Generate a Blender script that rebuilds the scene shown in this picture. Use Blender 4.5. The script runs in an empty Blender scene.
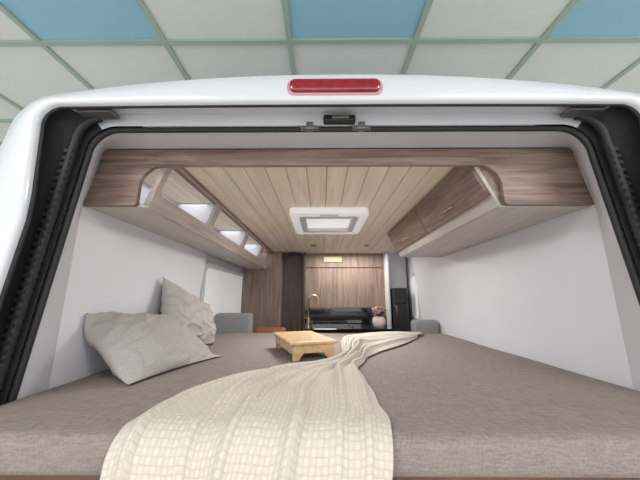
import bpy, bmesh, math, random
from mathutils import Vector, Matrix, noise
random.seed(3)
H=1.80            # eye height: positions below are relative to this level
CX=0.05           # van centre line
scene=bpy.context.scene
col=scene.collection
try:
    scene.view_settings.view_transform='Standard'
except Exception: pass

# ------------------------------------------------------------------ materials
def newmat(name):
    m=bpy.data.materials.new(name); m.use_nodes=True
    nt=m.node_tree; b=nt.nodes['Principled BSDF']
    return m,nt,b
def sock(b,n,v):
    if n in b.inputs: b.inputs[n].default_value=v
def plain(name,c,rough=.5,metal=0,var=.04,scale=8,bump=0,bscale=200,emit=None,es=0,coat=0):
    m,nt,b=newmat(name)
    tc=nt.nodes.new('ShaderNodeTexCoord')
    n=nt.nodes.new('ShaderNodeTexNoise'); n.inputs['Scale'].default_value=scale
    n.inputs['Detail'].default_value=4
    nt.links.new(tc.outputs['Object'],n.inputs['Vector'])
    r=nt.nodes.new('ShaderNodeValToRGB')
    r.color_ramp.elements[0].color=(*[x*(1-var) for x in c],1)
    r.color_ramp.elements[1].color=(*[min(1,x*(1+var)) for x in c],1)
    r.color_ramp.elements[0].position=.3; r.color_ramp.elements[1].position=.7
    nt.links.new(n.outputs['Fac'],r.inputs['Fac'])
    nt.links.new(r.outputs['Color'],b.inputs['Base Color'])
    sock(b,'Roughness',rough); sock(b,'Metallic',metal); sock(b,'Coat Weight',coat)
    if bump:
        n2=nt.nodes.new('ShaderNodeTexNoise'); n2.inputs['Scale'].default_value=bscale
        nt.links.new(tc.outputs['Object'],n2.inputs['Vector'])
        bp=nt.nodes.new('ShaderNodeBump'); bp.inputs['Strength'].default_value=bump
        bp.inputs['Distance'].default_value=.002
        nt.links.new(n2.outputs['Fac'],bp.inputs['Height'])
        nt.links.new(bp.outputs['Normal'],b.inputs['Normal'])
    if emit:
        sock(b,'Emission Color',(*emit,1)); sock(b,'Emission Strength',es)
    return m
def wood(name,c1,c2,axis='Y',scale=6,rough=.5,stretch=14):
    m,nt,b=newmat(name)
    tc=nt.nodes.new('ShaderNodeTexCoord')
    mp=nt.nodes.new('ShaderNodeMapping')
    s=[stretch,stretch,stretch]; s['XYZ'.index(axis)]=1
    mp.inputs['Scale'].default_value=s
    nt.links.new(tc.outputs['Object'],mp.inputs['Vector'])
    n=nt.nodes.new('ShaderNodeTexNoise'); n.inputs['Scale'].default_value=scale*.5
    n.inputs['Detail'].default_value=8; n.inputs['Roughness'].default_value=.65
    n.inputs['Distortion'].default_value=.6
    nt.links.new(mp.outputs['Vector'],n.inputs['Vector'])
    r=nt.nodes.new('ShaderNodeValToRGB')
    r.color_ramp.elements[0].position=.32; r.color_ramp.elements[1].position=.68
    r.color_ramp.elements[0].color=(*c1,1); r.color_ramp.elements[1].color=(*c2,1)
    nt.links.new(n.outputs['Fac'],r.inputs['Fac'])
    # per-board tone
    at=nt.nodes.new('ShaderNodeAttribute'); at.attribute_name='tone'
    mul=nt.nodes.new('ShaderNodeMath'); mul.operation='MULTIPLY_ADD'
    mul.inputs[1].default_value=.35; mul.inputs[2].default_value=1.0
    nt.links.new(at.outputs['Fac'],mul.inputs[0])
    hs=nt.nodes.new('ShaderNodeHueSaturation')
    nt.links.new(mul.outputs[0],hs.inputs['Value'])
    nt.links.new(r.outputs['Color'],hs.inputs['Color'])
    nt.links.new(hs.outputs['Color'],b.inputs['Base Color'])
    sock(b,'Roughness',rough)
    bp=nt.nodes.new('ShaderNodeBump'); bp.inputs['Strength'].default_value=.15
    bp.inputs['Distance'].default_value=.002
    nt.links.new(n.outputs['Fac'],bp.inputs['Height'])
    nt.links.new(bp.outputs['Normal'],b.inputs['Normal'])
    return m

def srgb(r,g,b):
    f=lambda v:(v/255/12.92) if v/255<=.04045 else ((v/255+.055)/1.055)**2.4
    return (f(r),f(g),f(b))

M_white=plain('van_white_paint',srgb(216,217,222),.22,var=.01,coat=.5)
M_panel=plain('white_wall_lining',srgb(222,221,227),.45,var=.015)
M_jamb=plain('inner_jamb_paint',srgb(205,205,210),.3,var=.03)
M_rubber=plain('black_rubber',srgb(34,34,36),.6,var=.2,scale=40,bump=.6,bscale=60)
M_greymetal=plain('grey_metal',srgb(120,118,115),.35,.7,var=.15,scale=30)
M_dark=plain('dark_plastic',srgb(28,28,30),.4)
M_red=plain('red_lens',srgb(140,8,30),.15,coat=1,var=.2,scale=60)
M_brass=plain('brass',srgb(205,185,140),.3,1)
M_walnut=wood('walnut_laminate',srgb(100,80,70),srgb(164,142,128),'X')
M_walnutY=wood('walnut_laminate_long',srgb(100,80,70),srgb(148,126,112),'Y')
M_walnutZ=wood('walnut_laminate_upright',srgb(112,93,82),srgb(156,136,122),'Z')
M_darkwood=wood('dark_walnut',srgb(68,54,48),srgb(98,80,72),'Z')
M_greywood=wood('grey_oak',srgb(160,148,140),srgb(190,178,170),'Y')
M_greylt=wood('pale_grey_oak',srgb(182,174,168),srgb(204,196,190),'Y')
M_pine=wood('whitewashed_pine',srgb(222,210,190),srgb(243,233,216),'Y',scale=4)
M_bamboo=wood('bamboo',srgb(186,148,104),srgb(214,180,138),'Y',rough=.4)
M_floorwood=wood('van_floor_wood',srgb(90,64,50),srgb(125,92,72),'X')
M_black=plain('black_gloss',srgb(14,14,16),.08,coat=1)
M_grey=plain('grey_upholstery',srgb(140,140,140),.9,bump=.4)
M_glass=plain('vent_glass_glow',srgb(190,192,190),.2,emit=(1,1,1),es=.5)  # emission imitates light falling through the roof pane
M_blind=plain('window_blind',srgb(230,232,235),.6,emit=(1,1,1),es=.12)  # slight emission makes the blind look lit from outside
M_tan=plain('tan_leather',srgb(135,80,50),.5)
M_pot=plain('pot_ceramic',srgb(235,215,205),.4)
M_petal=plain('petals',srgb(246,218,212),.7,var=.1,scale=60)
M_leaf=plain('leaves',srgb(90,115,70),.6,var=.2)
M_floor=plain('showroom_floor',srgb(200,198,194),.35,var=.05,scale=2)
M_wallshow=plain('showroom_wall',srgb(230,233,228),.7)
M_tbar=plain('ceiling_tbar',srgb(172,190,176),.5,var=.03)

def fabric(name,c,var=.1,s=350,bump=.5,blot=6):
    m,nt,b=newmat(name)
    tc=nt.nodes.new('ShaderNodeTexCoord')
    outs=[]
    for ax in (0,1):
        mp=nt.nodes.new('ShaderNodeMapping'); sc=[1,1,1]; sc[ax]=.12
        mp.inputs['Scale'].default_value=sc
        nt.links.new(tc.outputs['Object'],mp.inputs['Vector'])
        n=nt.nodes.new('ShaderNodeTexNoise'); n.inputs['Scale'].default_value=s; n.inputs['Detail'].default_value=2
        nt.links.new(mp.outputs['Vector'],n.inputs['Vector']); outs.append(n)
    mx=nt.nodes.new('ShaderNodeMath'); mx.operation='ADD'
    nt.links.new(outs[0].outputs['Fac'],mx.inputs[0]); nt.links.new(outs[1].outputs['Fac'],mx.inputs[1])
    hf=nt.nodes.new('ShaderNodeMath'); hf.operation='MULTIPLY'; hf.inputs[1].default_value=.5
    nt.links.new(mx.outputs[0],hf.inputs[0])
    r=nt.nodes.new('ShaderNodeValToRGB'); r.color_ramp.elements[0].position=.35; r.color_ramp.elements[1].position=.65
    r.color_ramp.elements[0].color=(*[x*(1-var*2) for x in c],1)
    r.color_ramp.elements[1].color=(*[min(1,x*(1+var*2)) for x in c],1)
    nt.links.new(hf.outputs[0],r.inputs['Fac']); nt.links.new(r.outputs['Color'],b.inputs['Base Color'])
    bp=nt.nodes.new('ShaderNodeBump'); bp.inputs['Strength'].default_value=bump; bp.inputs['Distance'].default_value=.001
    nt.links.new(hf.outputs[0],bp.inputs['Height']); nt.links.new(bp.outputs['Normal'],b.inputs['Normal'])
    sock(b,'Roughness',.95)
    return m
M_matt=fabric('taupe_linen',srgb(138,127,119),.10,260)
M_pillow=fabric('grey_linen',srgb(174,168,163),.05,300)

def waffle():
    m,nt,b=newmat('cream_waffle_knit')
    uv=nt.nodes.new('ShaderNodeUVMap')
    sep=nt.nodes.new('ShaderNodeSeparateXYZ'); nt.links.new(uv.outputs['UV'],sep.inputs[0])
    def mth(op,a,bv=None,c=None):
        n=nt.nodes.new('ShaderNodeMath'); n.operation=op
        for i,x in enumerate((a,bv,c)):
            if x is None: continue
            if isinstance(x,(int,float)): n.inputs[i].default_value=x
            else: nt.links.new(x,n.inputs[i])
        return n.outputs[0]
    # basket weave: alternating little raised / sunk blocks
    K=math.pi/.0125
    su=mth('SINE',mth('MULTIPLY',sep.outputs[0],K)); sv=mth('SINE',mth('MULTIPLY',sep.outputs[1],K))
    ck=mth('GREATER_THAN',mth('MULTIPLY',su,sv),0)
    au=mth('ABSOLUTE',su); av=mth('ABSOLUTE',sv)
    pillowy=mth('POWER',mth('MULTIPLY',au,av),.4)
    h=mth('MULTIPLY',pillowy,mth('ADD',mth('MULTIPLY',ck,.4),.6))
    r=nt.nodes.new('ShaderNodeValToRGB')
    r.color_ramp.elements[0].color=(*srgb(196,186,172),1); r.color_ramp.elements[1].color=(*srgb(211,203,191),1)
    r.color_ramp.elements[1].position=.8
    nt.links.new(h,r.inputs['Fac']); nt.links.new(r.outputs['Color'],b.inputs['Base Color'])
    bp=nt.nodes.new('ShaderNodeBump'); bp.inputs['Strength'].default_value=.5; bp.inputs['Distance'].default_value=.003
    nt.links.new(h,bp.inputs['Height']); nt.links.new(bp.outputs['Normal'],b.inputs['Normal'])
    sock(b,'Roughness',.95)
    return m
M_waffle=waffle()

def tilemat():
    m,nt,b=newmat('ceiling_tiles')
    g=nt.nodes.new('ShaderNodeTexCoord'); sep=nt.nodes.new('ShaderNodeSeparateXYZ')
    nt.links.new(g.outputs['Object'],sep.inputs[0])
    def mth(op,a,bv=None):
        n=nt.nodes.new('ShaderNodeMath'); n.operation=op
        for i,x in enumerate((a,bv)):
            if x is None: continue
            if isinstance(x,(int,float)): n.inputs[i].default_value=x
            else: nt.links.new(x,n.inputs[i])
        return n.outputs[0]
    kx=mth('FLOORED_MODULO',mth('FLOOR',mth('DIVIDE',mth('ADD',sep.outputs[0],.153),.6)),2)
    ky=mth('FLOORED_MODULO',mth('FLOOR',mth('DIVIDE',mth('SUBTRACT',sep.outputs[1],.52),.6)),4)
    s=mth('LESS_THAN',mth('ADD',kx,ky),.5)
    mix=nt.nodes.new('ShaderNodeMix'); mix.data_type='RGBA'
    mix.inputs[6].default_value=(*srgb(236,240,236),1); mix.inputs[7].default_value=(*srgb(160,208,228),1)
    nt.links.new(s,mix.inputs[0])
    n=nt.nodes.new('ShaderNodeTexNoise'); n.inputs['Scale'].default_value=25; n.inputs['Detail'].default_value=6
    nt.links.new(g.outputs['Object'],n.inputs['Vector'])
    mul=nt.nodes.new('ShaderNodeMix'); mul.data_type='RGBA'; mul.blend_type='MULTIPLY'; mul.inputs[0].default_value=.08
    nt.links.new(mix.outputs[2],mul.inputs[6]); nt.links.new(n.outputs['Fac'],mul.inputs[7])
    nt.links.new(mul.outputs[2],b.inputs['Base Color']); sock(b,'Roughness',.9)
    return m
M_tiles=tilemat()

# ------------------------------------------------------------------ helpers
def obj(name,bm,mats,parent=None,smooth=False):
    me=bpy.data.meshes.new(name); bmesh.ops.recalc_face_normals(bm,faces=bm.faces) if len(bm.faces) else None
    bm.to_mesh(me); bm.free()
    for m in (mats if isinstance(mats,(list,tuple)) else [mats]): me.materials.append(m)
    if smooth:
        for p in me.polygons: p.use_smooth=True
    o=bpy.data.objects.new(name,me); col.objects.link(o)
    if parent: o.parent=parent
    return o
def empty(name):
    e=bpy.data.objects.new(name,None); col.objects.link(e); return e
def addbox(bm,a,b,mi=0,tone=None):
    x0,y0,z0=a; x1,y1,z1=b; z0+=H; z1+=H
    v=[bm.verts.new(p) for p in ((x0,y0,z0),(x1,y0,z0),(x1,y1,z0),(x0,y1,z0),(x0,y0,z1),(x1,y0,z1),(x1,y1,z1),(x0,y1,z1))]
    fs=[]
    for f in ((0,3,2,1),(4,5,6,7),(0,1,5,4),(1,2,6,5),(2,3,7,6),(3,0,4,7)):
        fc=bm.faces.new([v[i] for i in f]); fc.material_index=mi; fs.append(fc)
    if tone is not None:
        L=bm.loops.layers.float_color.get('tone') or bm.loops.layers.float_color.new('tone')
        for fc in fs:
            for l in fc.loops: l[L]=(tone,tone,tone,1)
    return v
def bevel(o,w,seg=2):
    m=o.modifiers.new('bev','BEVEL'); m.width=w; m.segments=seg; m.limit_method='ANGLE'; m.angle_limit=math.radians(40)
    return o
def box(name,a,b,mat,parent=None,bev=.004,seg=2):
    bm=bmesh.new(); addbox(bm,a,b); o=obj(name,bm,mat,parent)
    if bev: bevel(o,bev,seg)
    return o
def prism(name,pts,depthvec,mat,parent=None,bev=0):
    """pts: list of 3D (relative) points forming polygon; extruded by depthvec"""
    bm=bmesh.new(); d=Vector(depthvec)
    a=[bm.verts.new(Vector(p)+Vector((0,0,H))) for p in pts]
    b=[bm.verts.new(v.co+d) for v in a]
    bm.faces.new(a); bm.faces.new(b[::-1])
    n=len(a)
    for i in range(n): bm.faces.new((a[i],a[(i+1)%n],b[(i+1)%n],b[i]))
    o=obj(name,bm,mat,parent)
    if bev: bevel(o,bev)
    return o
def tube(name,pts,r,mat,parent=None,cyc=False):
    c=bpy.data.curves.new(name,'CURVE'); c.dimensions='3D'; c.bevel_depth=r; c.bevel_resolution=3; c.use_fill_caps=True
    s=c.splines.new('POLY'); s.points.add(len(pts)-1); s.use_cyclic_u=cyc
    for i,p in enumerate(pts): s.points[i].co=(p[0],p[1],p[2]+H,1)
    t=bpy.data.objects.new(name,c); col.objects.link(t)
    dg=bpy.context.evaluated_depsgraph_get(); me=bpy.data.meshes.new_from_object(t.evaluated_get(dg))
    bpy.data.objects.remove(t); me.name=name
    me.materials.clear(); me.materials.append(mat)
    for p in me.polygons: p.use_smooth=True
    o=bpy.data.objects.new(name,me); col.objects.link(o)
    if parent: o.parent=parent
    return o
def rrect(x0,x1,y0,y1,r,n=6):
    pts=[]
    for cx,cy,a0 in ((x1-r,y1-r,0),(x0+r,y1-r,90),(x0+r,y0+r,180),(x1-r,y0+r,270)):
        for i in range(n+1):
            a=math.radians(a0+90*i/n); pts.append((cx+r*math.cos(a),cy+r*math.sin(a)))
    return pts
def holed(name,outer,holes,thick,M,mat,parent=None):
    c=bpy.data.curves.new(name,'CURVE'); c.dimensions='2D'; c.fill_mode='BOTH'; c.extrude=thick/2; c.bevel_depth=.001
    for pl in [outer]+holes:
        s=c.splines.new('POLY'); s.points.add(len(pl)-1); s.use_cyclic_u=True
        for i,p in enumerate(pl): s.points[i].co=(p[0],p[1],0,1)
    t=bpy.data.objects.new(name,c); col.objects.link(t)
    dg=bpy.context.evaluated_depsgraph_get(); me=bpy.data.meshes.new_from_object(t.evaluated_get(dg))
    bpy.data.objects.remove(t); me.name=name
    me.transform(M); me.materials.clear(); me.materials.append(mat)
    o=bpy.data.objects.new(name,me); col.objects.link(o)
    if parent: o.parent=parent
    return o

# ------------------------------------------------------------------ camera
cd=bpy.data.cameras.new('camera'); cam=bpy.data.objects.new('camera',cd); col.objects.link(cam)
cd.sensor_width=36; cd.lens=280/640*36; cd.clip_start=.02
cam.location=(0,0,H); cam.rotation_euler=(math.radians(90+11.7),0,.007)
scene.camera=cam

# ------------------------------------------------------------------ showroom
bm=bmesh.new(); addbox(bm,(-5,-5,-H-.1),(5,8,-H)); obj('floor',bm,M_floor)
bm=bmesh.new(); addbox(bm,(-5,-5,1.21-H),(5,8,1.29-H))
o=obj('ceiling',bm,M_tiles); o.location.z=H
bm=bmesh.new()
for k in range(-8,9):
    x=-.153+.6*k; addbox(bm,(x-.012,-5,1.197),(x+.012,8,1.21))
for k in range(-9,12):
    y=.52+.6*k; addbox(bm,(-5,y-.012,1.1975),(5,y+.012,1.2095))
obj('trim_1',bm,M_tbar)
bm=bmesh.new(); addbox(bm,(-5.1,-5,-H),(-5,8,1.21)); obj('wall_left',bm,M_wallshow)
bm=bmesh.new(); addbox(bm,(5,-5,-H),(5.1,8,1.21)); obj('wall_right',bm,M_wallshow)
bm=bmesh.new(); addbox(bm,(-5,8,-H),(5,8.1,1.21)); obj('wall_back',bm,M_wallshow)

# ------------------------------------------------------------------ van shell
van=empty('camper_van')
def loop(hwf,ztop,r,crown,y,zb=-1.2,ns=24,na=12,nt=28,pw=2.2):
    """n-shaped loop; hwf(z)=half width"""
    P=[]
    def side(z): return hwf(z)
    zc=ztop-r
    for i in range(ns):
        z=zb+(zc-zb)*i/ns; P.append((-side(z),z))
    w=side(zc)
    for i in range(na):
        a=math.pi/2*i/na; P.append((-(w-r)-r*math.cos(a),zc+r*math.sin(a)))
    xw=w-r
    for i in range(nt+1):
        x=-xw+2*xw*i/nt; P.append((x,ztop))
    Q=[(-x,z) for x,z in P[:ns+na]][::-1]
    P+=Q
    out=[]
    wmax=w
    for x,z in P:
        if z>zc:
            z+= crown*(1-min(1,abs(x)/wmax)**pw)
        out.append((x+CX,y,z))
    return out
NS,NA,NT=24,12,28
base=lambda d:(lambda z:.81-.12*z+d)
flare=lambda d:(lambda z:.81-.12*z+d+max(0,z-.22)*.20)
outer=lambda d:(lambda z:(1.02-.22*z+d) if z>-.2 else 1.064+d)
def strip(name,loops,matf,mats,parent=van):
    bm=bmesh.new()
    rows=[[bm.verts.new((p[0],p[1],p[2]+H)) for p in L] for L in loops]
    for j in range(len(rows)-1):
        for i in range(len(rows[0])-1):
            f=bm.faces.new((rows[j][i],rows[j][i+1],rows[j+1][i+1],rows[j+1][i])); f.smooth=True
            f.material_index=matf(j,i)
    return obj(name,bm,mats,parent)
oL=[loop(outer(0),.535,.10,.105,5.2),
    loop(outer(0),.535,.10,.105,.74),
    loop(outer(-.006),.533,.10,.102,.70),
    loop(outer(-.03),.531,.10,.080,.672),
    loop(flare(.036),.530,.055,.008,.668),
    loop(flare(.018),.521,.05,.006,.672),
    loop(flare(.018),.521,.05,.004,.685)]
strip('body_shell',oL,lambda j,i:0,[M_white])
# recessed rain channel and flange
def side(i): return i<NS+8 or i>=NS+2*NA+NT-8
cL=[loop(flare(.018),.521,.05,.004,.685),
    loop(flare(.038),.556,.06,.004,.70),
    loop(base(.034),.545,.07,.0,.752)]
strip('rain_channel',cL,lambda j,i:1 if side(i) else 0,[M_jamb,M_rubber])
fL=[loop(base(.034),.545,.07,.0,.752),
    loop(base(.015),.53,.08,.0,.757),
    loop(base(.0),.512,.085,.0,.76)]
strip('door_flange',fL,lambda j,i:1 if side(i) else 0,[M_white,M_rubber])
# seal: ribbed rubber bulb round the opening
sl=loop(base(-.004),.506,.085,.0,.772)
tube('door_seal',sl,.0085,M_rubber,van)
sl=loop(base(.014),.524,.07,.0,.738)
tube('outer_seal',[p for k,p in enumerate(sl) if k<NS+NA],.011,M_rubber,van)
tube('outer_seal_2',[p for k,p in enumerate(sl) if k>=NS+NA+NT],.011,M_rubber,van)
# black edge tube: side seal, and stand-in for shade under the roof lip
sl=loop(flare(.016),.522,.05,.004,.688)
tube('roof_lip_shade_seal',[p for k,p in enumerate(sl)],.005,M_rubber,van)
bm=bmesh.new()
for s in (-1,1):
    z=-.62
    while z<.42:
        x=CX+s*(.81-.12*z+.016)
        addbox(bm,(x-.012,.728,z),(x+.012,.746,z+.010)); z+=.021
obj('seal_ribs',bm,M_rubber,van)
jL=[loop(base(-.002),.512,.085,.0,.778),
    loop(base(.0),.51,.085,.0,.80),
    loop(lambda z:.85 if z<.3 else .85-.2*(z-.3),.508,.03,.0,.885)]
strip('inner_jamb',jL,lambda j,i:0,[M_jamb])
# gutter tray line across the top
box('header_gutter',(CX-.60,.765,.513),(CX+.60,.80,.524),M_jamb,van,.003)
# corner check-strap fittings
for s,nm in ((-1,'corner_bracket_1'),(1,'corner_bracket_2')):
    x=CX+s*.70
    prism(nm,[(x-.05,.70,.518),(x+.05,.70,.518),(x+.05,.70,.53),(x-.05,.70,.53)],(0,.04,0),M_greymetal,van,.004)
# latch strikers
box('latch_striker',(CX-.045,.735,.512),(CX+.05,.76,.532),M_dark,van,.004)
box('latch_plate',(CX-.02,.73,.517),(CX+.03,.737,.528),M_greymetal,van,.002)
for k,x in enumerate((CX-.085,CX+.068)):
    box('catch_plate_%d'%k,(x-.028,.742,.490),(x+.028,.757,.496),M_greymetal,van,.002)
    tube('catch_loop_%d'%k,[(x-.018,.75,.494),(x-.018,.732,.484),(x+.018,.732,.484),(x+.018,.75,.494)],.004,M_greymetal,van)
    box('catch_lug_%d'%k,(x-.010,.735,.482),(x+.010,.752,.508),M_greymetal,van,.002)
# brake light
bl=empty('brake_light'); bl.parent=van
y=.655; bx0=CX-.014
pts=rrect(bx0-.124,bx0+.124,.548,.586,.016)
prism('lens',[(p[0],y,p[1]) for p in pts],(0,.02,0),M_red,bl,.006)
pts=rrect(bx0-.131,bx0+.131,.541,.592,.02)
prism('bezel',[(p[0],y+.010,p[1]) for p in pts],(0,.03,0),plain('bezel_pink',srgb(205,150,155),.3),bl,.003)
# underbody, bumper, front bulkhead
box('van_floor',(-.9,.72,-1.25),(1.0,5.2,-1.2),M_floorwood,van)
box('rear_bumper',(-.98,.60,-1.45),(1.08,.78,-1.2),M_dark,van,.03,3)
box('cab_bulkhead',(-.85,5.15,-1.2),(.95,5.2,.53),M_white,van,.01)
# ------------------------------------------------------------------ wheels (hidden side, under body)
def wheel(nm,x,yy):
    w=empty(nm); w.parent=van
    bm=bmesh.new()
    prof=[(.20,-.10),(.30,-.11),(.345,-.08),(.35,0),(.345,.08),(.30,.11),(.20,.10)]
    n=36; rows=[[bm.verts.new((x+q,yy+r*math.cos(2*math.pi*i/n),.352+r*math.sin(2*math.pi*i/n))) for i in range(n)] for r,q in prof]
    for j in range(len(rows)-1):
        for i in range(n): bm.faces.new((rows[j][i],rows[j][(i+1)%n],rows[j+1][(i+1)%n],rows[j+1][i]))
    obj('tyre',bm,M_rubber,w,True)
    bm=bmesh.new(); bmesh.ops.create_cone(bm,cap_ends=True,segments=32,radius1=.21,radius2=.19,depth=.14,matrix=Matrix.Translation((x,yy,.352))@Matrix.Rotation(math.pi/2,4,'Y'))
    obj('rim',bm,M_greymetal,w)
wheel('wheel_1',-.80,1.9); wheel('wheel_2',.90,1.9)
wheel('wheel_3',-.80,4.7); wheel('wheel_4',.90,4.7)

# ------------------------------------------------------------------ interior lining
lin=empty('interior_lining'); lin.parent=van
def wallpanel(nm,s,yend_top,yend_bot):
    xo=CX+s*.85; xt=CX+s*.81
    t=s*.025
    bm=bmesh.new()
    prof=[(.875,-1.2),(.875,.3),(.875,.505),(yend_top,.505),(yend_top,.31),(yend_bot,-.25),(yend_bot-.03,-1.2)]
    def X(z): return xo if z<=.3 else xo-s*.2*(z-.3)
    a=[bm.verts.new((X(z),y,z+H)) for y,z in prof]; b=[bm.verts.new((X(z)+t,y,z+H)) for y,z in prof]
    def quad(i,j): bm.faces.new((a[i],a[j],b[j],b[i]))
    for i in range(7): quad(i,(i+1)%7)
    for A in (a,b):
        bm.faces.new((A[1],A[2],A[3],A[4])); bm.faces.new((A[0],A[1],A[4],A[5],A[6]))
    o=obj(nm,bm,M_panel,lin); bevel(o,.006)
wallpanel('side_panel_1',-1,1.93,1.80); wallpanel('side_panel_2',1,2.75,2.62)
for s,y0,nm in ((-1,1.72,'1'),(1,2.5,'2')):
    x=CX+s*.90
    box('rear_side_wall_'+nm,(min(x,x+s*.02),y0,-1.2),(max(x,x+s*.02),3.3,.505),M_panel,lin)
    holes=[rrect(y0+.30,3.0,-.2,.22,.06)]
    Mx=Matrix(((0,0,1,CX+s*.893),(1,0,0,0),(0,1,0,H),(0,0,0,1)))
    holed('window_frame_'+nm,rrect(y0+.26,3.04,-.24,.26,.08),holes,.012,Mx,M_white,lin)
    box('window_blind_'+nm,(CX+s*.895-.004,y0+.28,-.22),(CX+s*.895+.004,3.02,.24),M_blind,lin,0)
# ceiling planks
bm=bmesh.new(); x=-.78
while x<.86:
    addbox(bm,(x+.001,.89,.488),(min(x+.079,.865),3.12,.500),0,random.uniform(-.12,.12)); x+=.080
o=obj('plank_ceiling',bm,M_pine,lin); bevel(o,.002,1)
box('ceiling_backing',(-.78,.89,.500),(.88,3.3,.506),M_greywood,lin,0)
def arc(cx,cz,r,a0,a1,n=8):
    return [(cx+r*math.cos(math.radians(a0+(a1-a0)*i/n)),cz+r*math.sin(math.radians(a0+(a1-a0)*i/n))) for i in range(n+1)]
pl=[(-.800,.302),(-.760,.506),(.860,.506),(.900,.302)]
pl+= arc(.62,.317,.015,270,180,4)
pl+= arc(.605-.075,.446-.075,.075,0,90)
pl+= arc(-.62+.075,.446-.075,.075,90,180)
pl+= arc(-.635,.317,.015,0,-90,4)
prism('header_valance',[(x,.886,z) for x,z in pl],(0,.018,0),M_walnut,lin,.002)
# ------------------------------------------------------------------ overhead cabinets
def facemat(xb,zb,xt,zt,yo=0):
    t=Vector((xt-xb,0,zt-zb)); L=t.length; t.normalize(); s=Vector((0,1,0)); n=s.cross(t)
    return Matrix(((s.x,t.x,n.x,xb),(s.y,t.y,n.y,yo),(s.z,t.z,n.z,zb+H),(0,0,0,1))),L
c1=empty('overhead_cabinet'); c1.parent=van
Mf,L=facemat(-.60,.308,-.535,.49)
holes=[rrect(a,b,.054,L-.020,.028) for a,b in ((.93,1.37),(1.42,1.97),(2.02,2.50),(2.55,3.03))]
holed('front_frame',[(.905,0),(3.08,0),(3.08,L),(.905,L)],holes,.016,Mf,M_greywood,c1)
box('bottom_board',(-.80,.905,.302),(-.598,3.08,.316),M_greylt,c1,.003)
prism('lower_rail',[(-.606,.905,.300),(-.592,.905,.300),(-.572,.905,.352),(-.588,.905,.352)],(0,2.175,0),M_greywood,c1,.002)
prism('top_rail',[(-.552,.905,.466),(-.536,.905,.466),(-.524,.905,.489),(-.545,.905,.489)],(0,2.175,0),M_walnutY,c1,.002)
box('back_lining',(-.79,.91,.316),(-.78,3.07,.47),M_panel,c1,0)
for y in (1.395,1.995,2.525,3.07):
    prism('divider',[(-.775,y,.317),(-.605,y,.317),(-.548,y,.488),(-.755,y,.488)],(0,.012,0),M_panel,c1)
c2=empty('overhead_cabinet'); c2.parent=van
Mf,L=facemat(.60,.306,.515,.49)
holed('carcass_front',[(.905,0),(2.1,0),(2.1,L),(.905,L)],[],.010,Mf,M_greylt,c2)
box('bottom_board',(.60,.905,.300),(.895,2.1,.316),M_greylt,c2,.003)
prism('end_panel',[(.60,2.1,.306),(.895,2.1,.306),(.86,2.1,.488),(.515,2.1,.488)],(0,.015,0),M_walnutZ,c2)
prism('near_end_panel',[(.603,.9045,.306),(.895,.9045,.306),(.86,.9045,.487),(.518,.9045,.487)],(0,.012,0),M_walnutY,c2)
sgn=-1 if (Mf.to_3x3()@Vector((0,0,1))).x>0 else 1
for k,(a,b) in enumerate(((.908,1.455),(1.465,2.09))):
    p=[(a,.045),(b,.045),(b,L-.003),(a,L-.003)]
    M2=Mf@Matrix.Translation((0,0,sgn*.012))
    holed('cabinet_door_%d'%k,p,[],.014,M2,M_walnutY,c2)
    ym=(a+b)/2; f=.42
    q=Vector((.60-.085*f,ym,.306+.184*f)); nrm=Vector((-.184,0,-.085)).normalized()
    q0=q+nrm*.018; q1=q+nrm*.036
    tube('handle_%d'%k,[q0-Vector((0,.05,0)),q1-Vector((0,.045,0)),q1+Vector((0,.045,0)),q0+Vector((0,.05,0))],.0035,M_brass,c2)

# ------------------------------------------------------------------ roof vent
rv=empty('roof_vent'); rv.parent=van
Mh=Matrix.Translation((0,0,H+.470))
x0,x1,y0,y1=-.18,.26,1.47,1.98
M_vent=plain('vent_plastic_glow',srgb(242,243,246),.35,var=.01,emit=(1,1,1),es=.22)  # frame is no lamp; emission brightens it as if lit
holed('outer_frame',rrect(x0,x1,y0,y1,.03),[rrect(x0+.065,x1-.065,y0+.075,y1-.075,.02)],.032,Mh,M_vent,rv)
holed('inner_frame',rrect(x0+.05,x1-.05,y0+.06,y1-.06,.02),[rrect(x0+.085,x1-.085,y0+.10,y1-.10,.015)],.02,Matrix.Translation((0,0,H+.462)),M_jamb,rv)
box('vent_pane',(x0+.07,y0+.08,.478),(x1-.07,y1-.08,.484),M_glass,rv,0)
box('vent_knob',((x0+x1)/2-.05,y0+.02,.448),((x0+x1)/2+.05,y0+.04,.456),M_jamb,rv,.003)

# ------------------------------------------------------------------ galley end wall
gw=empty('galley_partition'); gw.parent=van
box('end_panel_wide',(-.19,3.10,-1.2),(.70,3.13,.488),M_walnutZ,gw,.003)
box('end_panel_left',(-.845,2.98,-1.2),(-.45,3.01,.488),M_walnutZ,gw,.003)
box('passage_door',(-.44,3.10,-1.2),(-.20,3.12,.488),M_darkwood,gw,.003)
box('door_stile',(-.455,2.98,-1.2),(-.435,3.13,.488),M_walnutZ,gw,.003)
box('door_stile_2',(-.20,3.02,-1.2),(-.18,3.13,.488),M_darkwood,gw,.003)
box('end_panel_side',(.70,3.10,-1.2),(.93,3.13,.505),M_panel,gw,.003)
box('upright',(.685,2.95,-1.2),(.705,3.13,.488),M_panel,gw,.003)
box('ceiling_spot_rail',(-.36,2.96,.45),(-.22,3.0,.475),M_dark,gw,.004)
box('brass_plate',(0.02,3.085,.39),(.22,3.10,.45),plain('plate',srgb(205,185,145),.4),gw,.004)
box('wall_rail',(-.17,3.085,.33),(.67,3.10,.338),M_walnutY,gw,.002)
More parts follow.
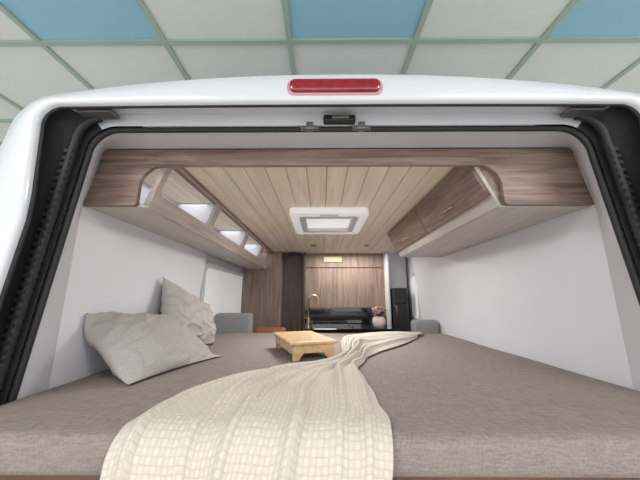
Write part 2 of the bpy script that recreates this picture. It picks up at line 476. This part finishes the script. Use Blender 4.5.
for k,x in enumerate((-.08,.42)):
    bm=bmesh.new(); bmesh.ops.create_cone(bm,cap_ends=True,segments=24,radius1=.022,radius2=.022,depth=.01,matrix=Matrix.Translation((x,2.6,H+.484)))
    obj('downlight_%d'%k,bm,M_greymetal,gw)
kc=empty('kitchen_counter'); kc.parent=van
box('carcass',(-.17,2.60,-1.2),(.68,3.08,-.30),M_walnutZ,kc,.004)
box('worktop',(-.18,2.57,-.295),(.68,3.09,-.265),M_black,kc,.004)
box('backsplash',(-.18,3.07,-.262),(.68,3.092,-.10),M_black,kc,.003)
bm=bmesh.new()
for p,q in (((-.10,2.66,-.264),(.28,2.67,-.257)),((-.10,2.93,-.264),(.28,2.94,-.257)),((-.10,2.66,-.264),(-.09,2.94,-.257)),((.27,2.66,-.264),(.28,2.94,-.257))): addbox(bm,p,q)
obj('sink_rim',bm,M_greymetal,kc)
fa=empty('faucet'); fa.parent=kc
bx,by=-.14,2.99
pts=[(bx,by,-.26),(bx,by,-.02)]+[(bx+.05-.05*math.cos(a),by-.01,-.02+.05*math.sin(a)) for a in [math.pi*i/10 for i in range(1,11)]]+[(bx+.10,by-.01,-.065)]
tube('spout',pts,.010,M_brass,fa)
tube('base',[(bx,by,-.265),(bx,by,-.20)],.019,M_brass,fa)
tube('lever',[(bx,by,-.21),(bx-.05,by-.02,-.19)],.006,M_brass,fa)
fp=empty('flower_pot'); fp.parent=kc
bm=bmesh.new(); n=24
prof=[(.0,-.264),(.042,-.264),(.06,-.225),(.058,-.19),(.045,-.165),(.04,-.17),(0,-.17)]
rows=[[bm.verts.new((.52+r*math.cos(2*math.pi*i/n),2.66+r*math.sin(2*math.pi*i/n),z+H)) for i in range(n)] for r,z in prof]
for j in range(len(rows)-1):
    for i in range(n): bm.faces.new((rows[j][i],rows[j][(i+1)%n],rows[j+1][(i+1)%n],rows[j+1][i]))
obj('pot',bm,M_pot,fp,True)
bm=bmesh.new()
for i in range(60):
    a=random.uniform(0,6.28); r=random.uniform(0,.07); c=Vector((.52+r*math.cos(a),2.66+r*math.sin(a),H-.115+random.uniform(-.03,.035)-r*.3))
    for k in range(5):
        b=a+k*1.256; d=Vector((math.cos(b),math.sin(b),.35)).normalized()
        sd=Vector((-d.y,d.x,0))
        vs=[bm.verts.new(c+q) for q in (Vector((0,0,0)),d*.014+sd*.010,d*.024,d*.014-sd*.010)]
        f=bm.faces.new(vs); f.material_index=0
for i in range(22):
    a=random.uniform(0,6.28); d=Vector((math.cos(a),math.sin(a),random.uniform(.2,1.2))).normalized(); sd=Vector((-d.y,d.x,0)).normalized()
    c=Vector((.52,2.66,H-.168)); l=random.uniform(.05,.09)
    vs=[bm.verts.new(c+q) for q in (Vector((0,0,0)),d*l*.5+sd*.01,d*l,d*l*.5-sd*.01)]
    f=bm.faces.new(vs); f.material_index=1
obj('blooms',bm,[M_petal,M_leaf],fp)
fr=empty('refrigerator'); fr.parent=van
M_fr=plain('fridge_charcoal',srgb(38,38,41),.3)
box('cabinet_body',(.72,2.90,-1.2),(.865,3.09,.10),M_fr,fr,.01,3)
box('door_panel',(.725,2.885,-.35),(.860,2.90,-.06),M_fr,fr,.006)
box('door_panel_2',(.725,2.885,-.05),(.860,2.90,.09),M_fr,fr,.006)
tube('door_handle',[(.74,2.885,-.17),(.74,2.865,-.16),(.74,2.865,-.09),(.74,2.885,-.08)],.005,M_greymetal,fr)
def bench(x0,x1,y0,y1,zt):
    s=empty('bench_seat'); s.parent=van
    box('base',(x0,y0,-1.2),(x1,y1,-.50),M_greywood,s,.005)
    box('seat_pad',(x0,y0,-.50),(x1,y1,-.40),M_grey,s,.03,4)
    box('backrest',(x0+.01,y0+.005,-.40),(x1-.01,y0+.09,zt),M_grey,s,.025,4)
bench(-.835,-.53,2.20,2.70,-.115)
bench(.68,.90,2.20,2.60,-.165)
box('leather_cushion',(-.52,2.22,-.40),(-.28,2.34,-.225),M_tan,van,.03,4)

# ------------------------------------------------------------------ bed
bed=empty('bed_platform')
box('platform_board',(-.795,.70,-.37),(.895,2.18,-.325),M_floorwood,bed,.003)
box('platform_front',(-.795,.62,-1.19),(.895,.70,-.325),M_floorwood,bed,.003)
bm=bmesh.new()
X0,X1,Y0,Y1,ZT,ZB=-.797,.897,.585,2.18,-.253,-.324
nx,ny=70,70
def mpt(i,j):
    x=X0+(X1-X0)*i/nx; y=Y0+(Y1-Y0)*j/ny
    dy=min(y-Y0,Y1-y); dx=min(x-X0,X1-x)
    R=.022
    z=ZT
    for d in (dx,dy):
        if d<R: z-=R-math.sqrt(max(0,R*R-(R-d)**2))
    z+=.0035*noise.noise(Vector((x*3,y*3,0)))
    return (x,y,z+H)
ys=[0,.2,.5,.9]+list(range(2,ny-1))+[ny-.9,ny-.5,ny-.2,ny]
xs=[0,.2,.5,.9]+list(range(2,nx-1))+[nx-.9,nx-.5,nx-.2,nx]
g=[[bm.verts.new(mpt(i,j)) for i in xs] for j in ys]
for j in range(len(ys)-1):
    for i in range(len(xs)-1): bm.faces.new((g[j][i],g[j][i+1],g[j+1][i+1],g[j+1][i]))
ring=[g[0][i] for i in range(len(xs))]+[g[j][-1] for j in range(1,len(ys))]+[g[-1][i] for i in range(len(xs)-2,-1,-1)]+[g[j][0] for j in range(len(ys)-2,0,-1)]
prev=ring
for k,(z,ins) in enumerate(((ZB+.018,-.002),(ZB+.006,.002),(ZB,.012))):
    nr=[]
    for v in ring:
        c=v.co; x=min(max(c.x,X0+ins),X1-ins); y=min(max(c.y,Y0+ins),Y1-ins)
        nr.append(bm.verts.new((x,y,z+H)))
    for i in range(len(ring)): bm.faces.new((prev[i],prev[(i+1)%len(ring)],nr[(i+1)%len(ring)],nr[i]))
    prev=nr
bm.faces.new(prev)
obj('mattress',bm,M_matt,None,True)

# ------------------------------------------------------------------ pillows
def pillow(center,a,b,w,h,t,seed):
    bm=bmesh.new(); n=60
    a=Vector(a).normalized(); nn=a.cross(Vector(b)).normalized(); b=nn.cross(a)
    C=Vector(center)+Vector((0,0,H))
    def P(i,j,s):
        u=-1+2*i/n; v=-1+2*j/n
        pin=1-.09*(1-abs(v)**2)*abs(u)**3; pin2=1-.09*(1-abs(u)**2)*abs(v)**3
        x=u*w/2*pin; y=v*h/2*pin2
        e=max(0,(1-abs(u)**2.6))*max(0,(1-abs(v)**2.6))
        z=s*t/2*e**.6
        r=noise.noise(Vector((u*1.6+seed,v*1.6,s*3)))*.018
        rid=1-abs(noise.noise(Vector((u*2.2+seed+v*.8,v*2.6-u*1.3,5+s))))*2.2
        r+=.012*max(0,rid)**3
        rid=1-abs(noise.noise(Vector((u*4.5-v*2,v*3.6+seed,9+s))))*2.6
        r+=.004*max(0,rid)**3
        z+=s*r*min(1,e*2.5)
        z+=.012*noise.noise(Vector((u*1.2,v*1.2,seed)))
        return C+a*x+b*y+nn*z
    T=[[None]*(n+1) for _ in range(n+1)]; B=[[None]*(n+1) for _ in range(n+1)]
    for i in range(n+1):
        for j in range(n+1):
            T[i][j]=bm.verts.new(P(i,j,1))
            B[i][j]=T[i][j] if i in(0,n) or j in(0,n) else bm.verts.new(P(i,j,-1))
    for i in range(n):
        for j in range(n):
            bm.faces.new((T[i][j],T[i+1][j],T[i+1][j+1],T[i][j+1])); bm.faces.new((B[i][j],B[i][j+1],B[i+1][j+1],B[i+1][j]))
    bm.normal_update(); bmesh.ops.recalc_face_normals(bm,faces=bm.faces)
    me=bpy.data.meshes.new('pillow')
    for v in bm.verts:
        lo=H-.2485
        if v.co.z<lo+.02: v.co.z=lo+.02*math.exp((v.co.z-lo-.02)/.02)
        wl=-.792
        if v.co.x<wl+.02: v.co.x=wl+.02*math.exp((v.co.x-wl-.02)/.02)
    bm.to_mesh(me); bm.free(); me.materials.append(M_pillow)
    for p in me.polygons: p.use_smooth=True
    o=bpy.data.objects.new('pillow',me); col.objects.link(o); return o
pillow((-.650,1.14,-.172),(.13,.5,-.04),(-.60,.06,.40),.46,.38,.12,1.3)
pillow((-.690,1.51,-.10),(.12,.5,-.18),(-.35,.0,.9),.43,.30,.11,7.7)

# ------------------------------------------------------------------ tray table
tt=empty('folding_tray_table')
def rot(x,y,a=math.radians(20),c=(-.095,1.40)):
    return (c[0]+x*math.cos(a)-y*math.sin(a),c[1]+x*math.sin(a)+y*math.cos(a))
def rbox(nm,x0,x1,y0,y1,z0,z1,bev=.004):
    pts=[(*rot(x,y),z0) for x,y in ((x0,y0),(x1,y0),(x1,y1),(x0,y1))]
    return prism(nm,pts,(0,0,z1-z0),M_bamboo,tt,bev)
zt=-.176
rbox('top_board',-.105,.105,-.19,.19,zt-.014,zt)
for s in (-1,1):
    y=s*.175
    o=[(-.09,-.2495),(-.065,-.2495),(-.045,-.222),(.045,-.222),(.065,-.2495),(.09,-.2495),(.09,zt-.014),(-.09,zt-.014)]
    p=[(*rot(x,y-.006),z) for x,z in o]
    d=Vector((*rot(0,.012,c=(0,0)),0))
    prism('leg_panel',p,d,M_bamboo,tt)
rbox('side_rail',-.095,-.083,-.17,.17,-.225,zt-.014)
rbox('side_rail_2',.083,.095,-.17,.17,-.225,zt-.014)

# ------------------------------------------------------------------ throw blanket
st=[ # Lx,Ly,Rx,Ry,z,amp
 (.72,2.10,.60,1.86,.010,.010),
 (.50,2.08,.50,1.70,.012,.018),
 (.28,2.00,.38,1.52,.014,.026),
 (.14,1.82,.26,1.38,.018,.034),
 (.105,1.54,.20,1.29,.020,.038),
 (.085,1.26,.165,1.19,.020,.036),
 (-.01,1.12,.14,1.11,.016,.030),
 (-.19,1.03,.128,1.02,.012,.030),
 (-.30,.93,.13,.93,.010,.032),
 (-.36,.80,.135,.80,.010,.032),
 (-.385,.70,.134,.70,.009,.027),
 (-.385,.62,.13,.62,.008,.022),
]
def cr(p0,p1,p2,p3,t):
    return [.5*((2*b)+(-a+c)*t+(2*a-5*b+4*c-d)*t*t+(-a+3*b-3*c+d)*t**3) for a,b,c,d in zip(p0,p1,p2,p3)]
rows=[]
K=14
for k in range(len(st)-1):
    p0=st[max(0,k-1)];p1=st[k];p2=st[k+1];p3=st[min(len(st)-1,k+2)]
    for q in range(K): rows.append(cr(p0,p1,p2,p3,q/K))
rows.append(list(st[-1]))
NU=200
bm=bmesh.new(); uvl=bm.loops.layers.uv.new('UVMap')
G=[];UV=[]
Ltot=0; prevc=None
# long creases: (u at gathered end, u at hem, width at gathered end, width at hem, height)
CR=[(.22,.06,.05,.030,.7),(.40,.27,.06,.035,1.0),(.56,.45,.05,.028,.75),(.70,.66,.06,.034,1.15),(.84,.80,.04,.022,.8),(.93,.93,.04,.02,.5)]
def foldh(u,s,amp):
    t=min(1,s/(K*11.0)); h=0
    for n_,(u0,u1,w0,w1,hh) in enumerate(CR):
        c=u0+(u1-u0)*t+.020*math.sin(s*.05+n_*1.7)
        w=w0+(w1-w0)*t
        d=(u-c)/w
        fade=.45+.55*math.sin(s*.028+n_*2.1)**2
        # asymmetric rolled crease
        h+=hh*fade*math.exp(-abs(d)**1.5*(1.0 if d<0 else 2.4))
    return amp*(.15+.95*h+.45*noise.noise(Vector((u*5,s*.04,2))))
for k,r in enumerate(rows):
    L=Vector((r[0],r[1])); R=Vector((r[2],r[3])); c=(L+R)/2
    if prevc is not None: Ltot+=(c-prevc).length
    prevc=c; row=[];uvr=[]
    q=k/K
    for i in range(NU+1):
        u=i/NU; p=L.lerp(R,u)
        edge=min(1,min(u,1-u)*14)
        # the cloth lies flatter on its left side just in front of the table
        zone=max(0,1-abs(q-6.6)/2.2)
        flat=1-zone*.70*max(0,1-u*1.25)
        z=-.253+.006+edge*flat*max(.0,r[4]*.6+foldh(u,k,r[5]))
        wob=.014*noise.noise(Vector((u*3,k*.05,9)))
        row.append(Vector((p.x+wob,p.y,z))); uvr.append((u*.62,Ltot))
    G.append(row);UV.append(uvr)
last=G[-1]; s0=Ltot
nh=46; hang=.42
for h in range(1,nh+1):
    d=hang*h/nh; row=[];uvr=[]
    for i in range(NU+1):
        u=i/NU; b=last[i]; R=.05
        z0=b.z
        if d<R*math.pi/2:
            a=d/R; y=b.y-R*math.sin(a); z=z0-R*(1-math.cos(a))
        else:
            y=b.y-R; z=z0-R-(d-R*math.pi/2)
        f=min(1,d/.12)
        y-= f*(.006+(b.z+.247)*.9)
        x=b.x+f*.01*math.sin(u*9)+ (-.01*f*(1-u)*d/.3)-.022*f*u
        row.append(Vector((x,y,z))); uvr.append((u*.62,s0+d))
    G.append(row);UV.append(uvr)
V=[[bm.verts.new((p.x,p.y,p.z+H)) for p in row] for row in G]
for k in range(len(V)-1):
    for i in range(NU):
        f=bm.faces.new((V[k][i],V[k][i+1],V[k+1][i+1],V[k+1][i])); f.smooth=True
        for l,(kk,ii) in zip(f.loops,((k,i),(k,i+1),(k+1,i+1),(k+1,i))): l[uvl].uv=UV[kk][ii]
o=obj('throw_blanket',bm,M_waffle)
m=o.modifiers.new('sol','SOLIDIFY'); m.thickness=.004; m.offset=1

# ------------------------------------------------------------------ lights
def area(nm,loc,sx,sy,e,rotn=(0,0,0),c=(1,1,1)):
    l=bpy.data.lights.new(nm,'AREA'); l.shape='RECTANGLE'; l.size=sx; l.size_y=sy; l.energy=e; l.color=c
    o=bpy.data.objects.new(nm,l); col.objects.link(o); o.location=(loc[0],loc[1],loc[2]+H); o.rotation_euler=rotn
    return o
for x in (-1.6,1.6):
    for y in (-.9,-3.2): area('ceiling_fill_light',(x,y,1.18),1.2,.6,44)  # unseen area lamps added below the ceiling to light the showroom
for x in (-2.6,2.6): area('ceiling_fill_light',(x,3,1.18),.6,1.2,50)  # two more added lamps, unseen beside the van
area('cabinet_led_strip',(-.67,2.0,.480),.14,2.1,1.8,(0,0,0),(.92,.95,1))
area('vent_fill_light',(.04,1.72,.44),.28,.3,8,(0,0,0))  # lamp added under the vent to brighten the interior
area('galley_fill_light',(.25,2.85,.47),.6,.05,7,(0,0,0),(1,.97,.93))  # added lamp without a fitting, brightens the galley
w=bpy.data.worlds.new('world'); scene.world=w; w.use_nodes=True
bg=w.node_tree.nodes['Background']; bg.inputs[0].default_value=(.975,.975,1,1); bg.inputs[1].default_value=1.75
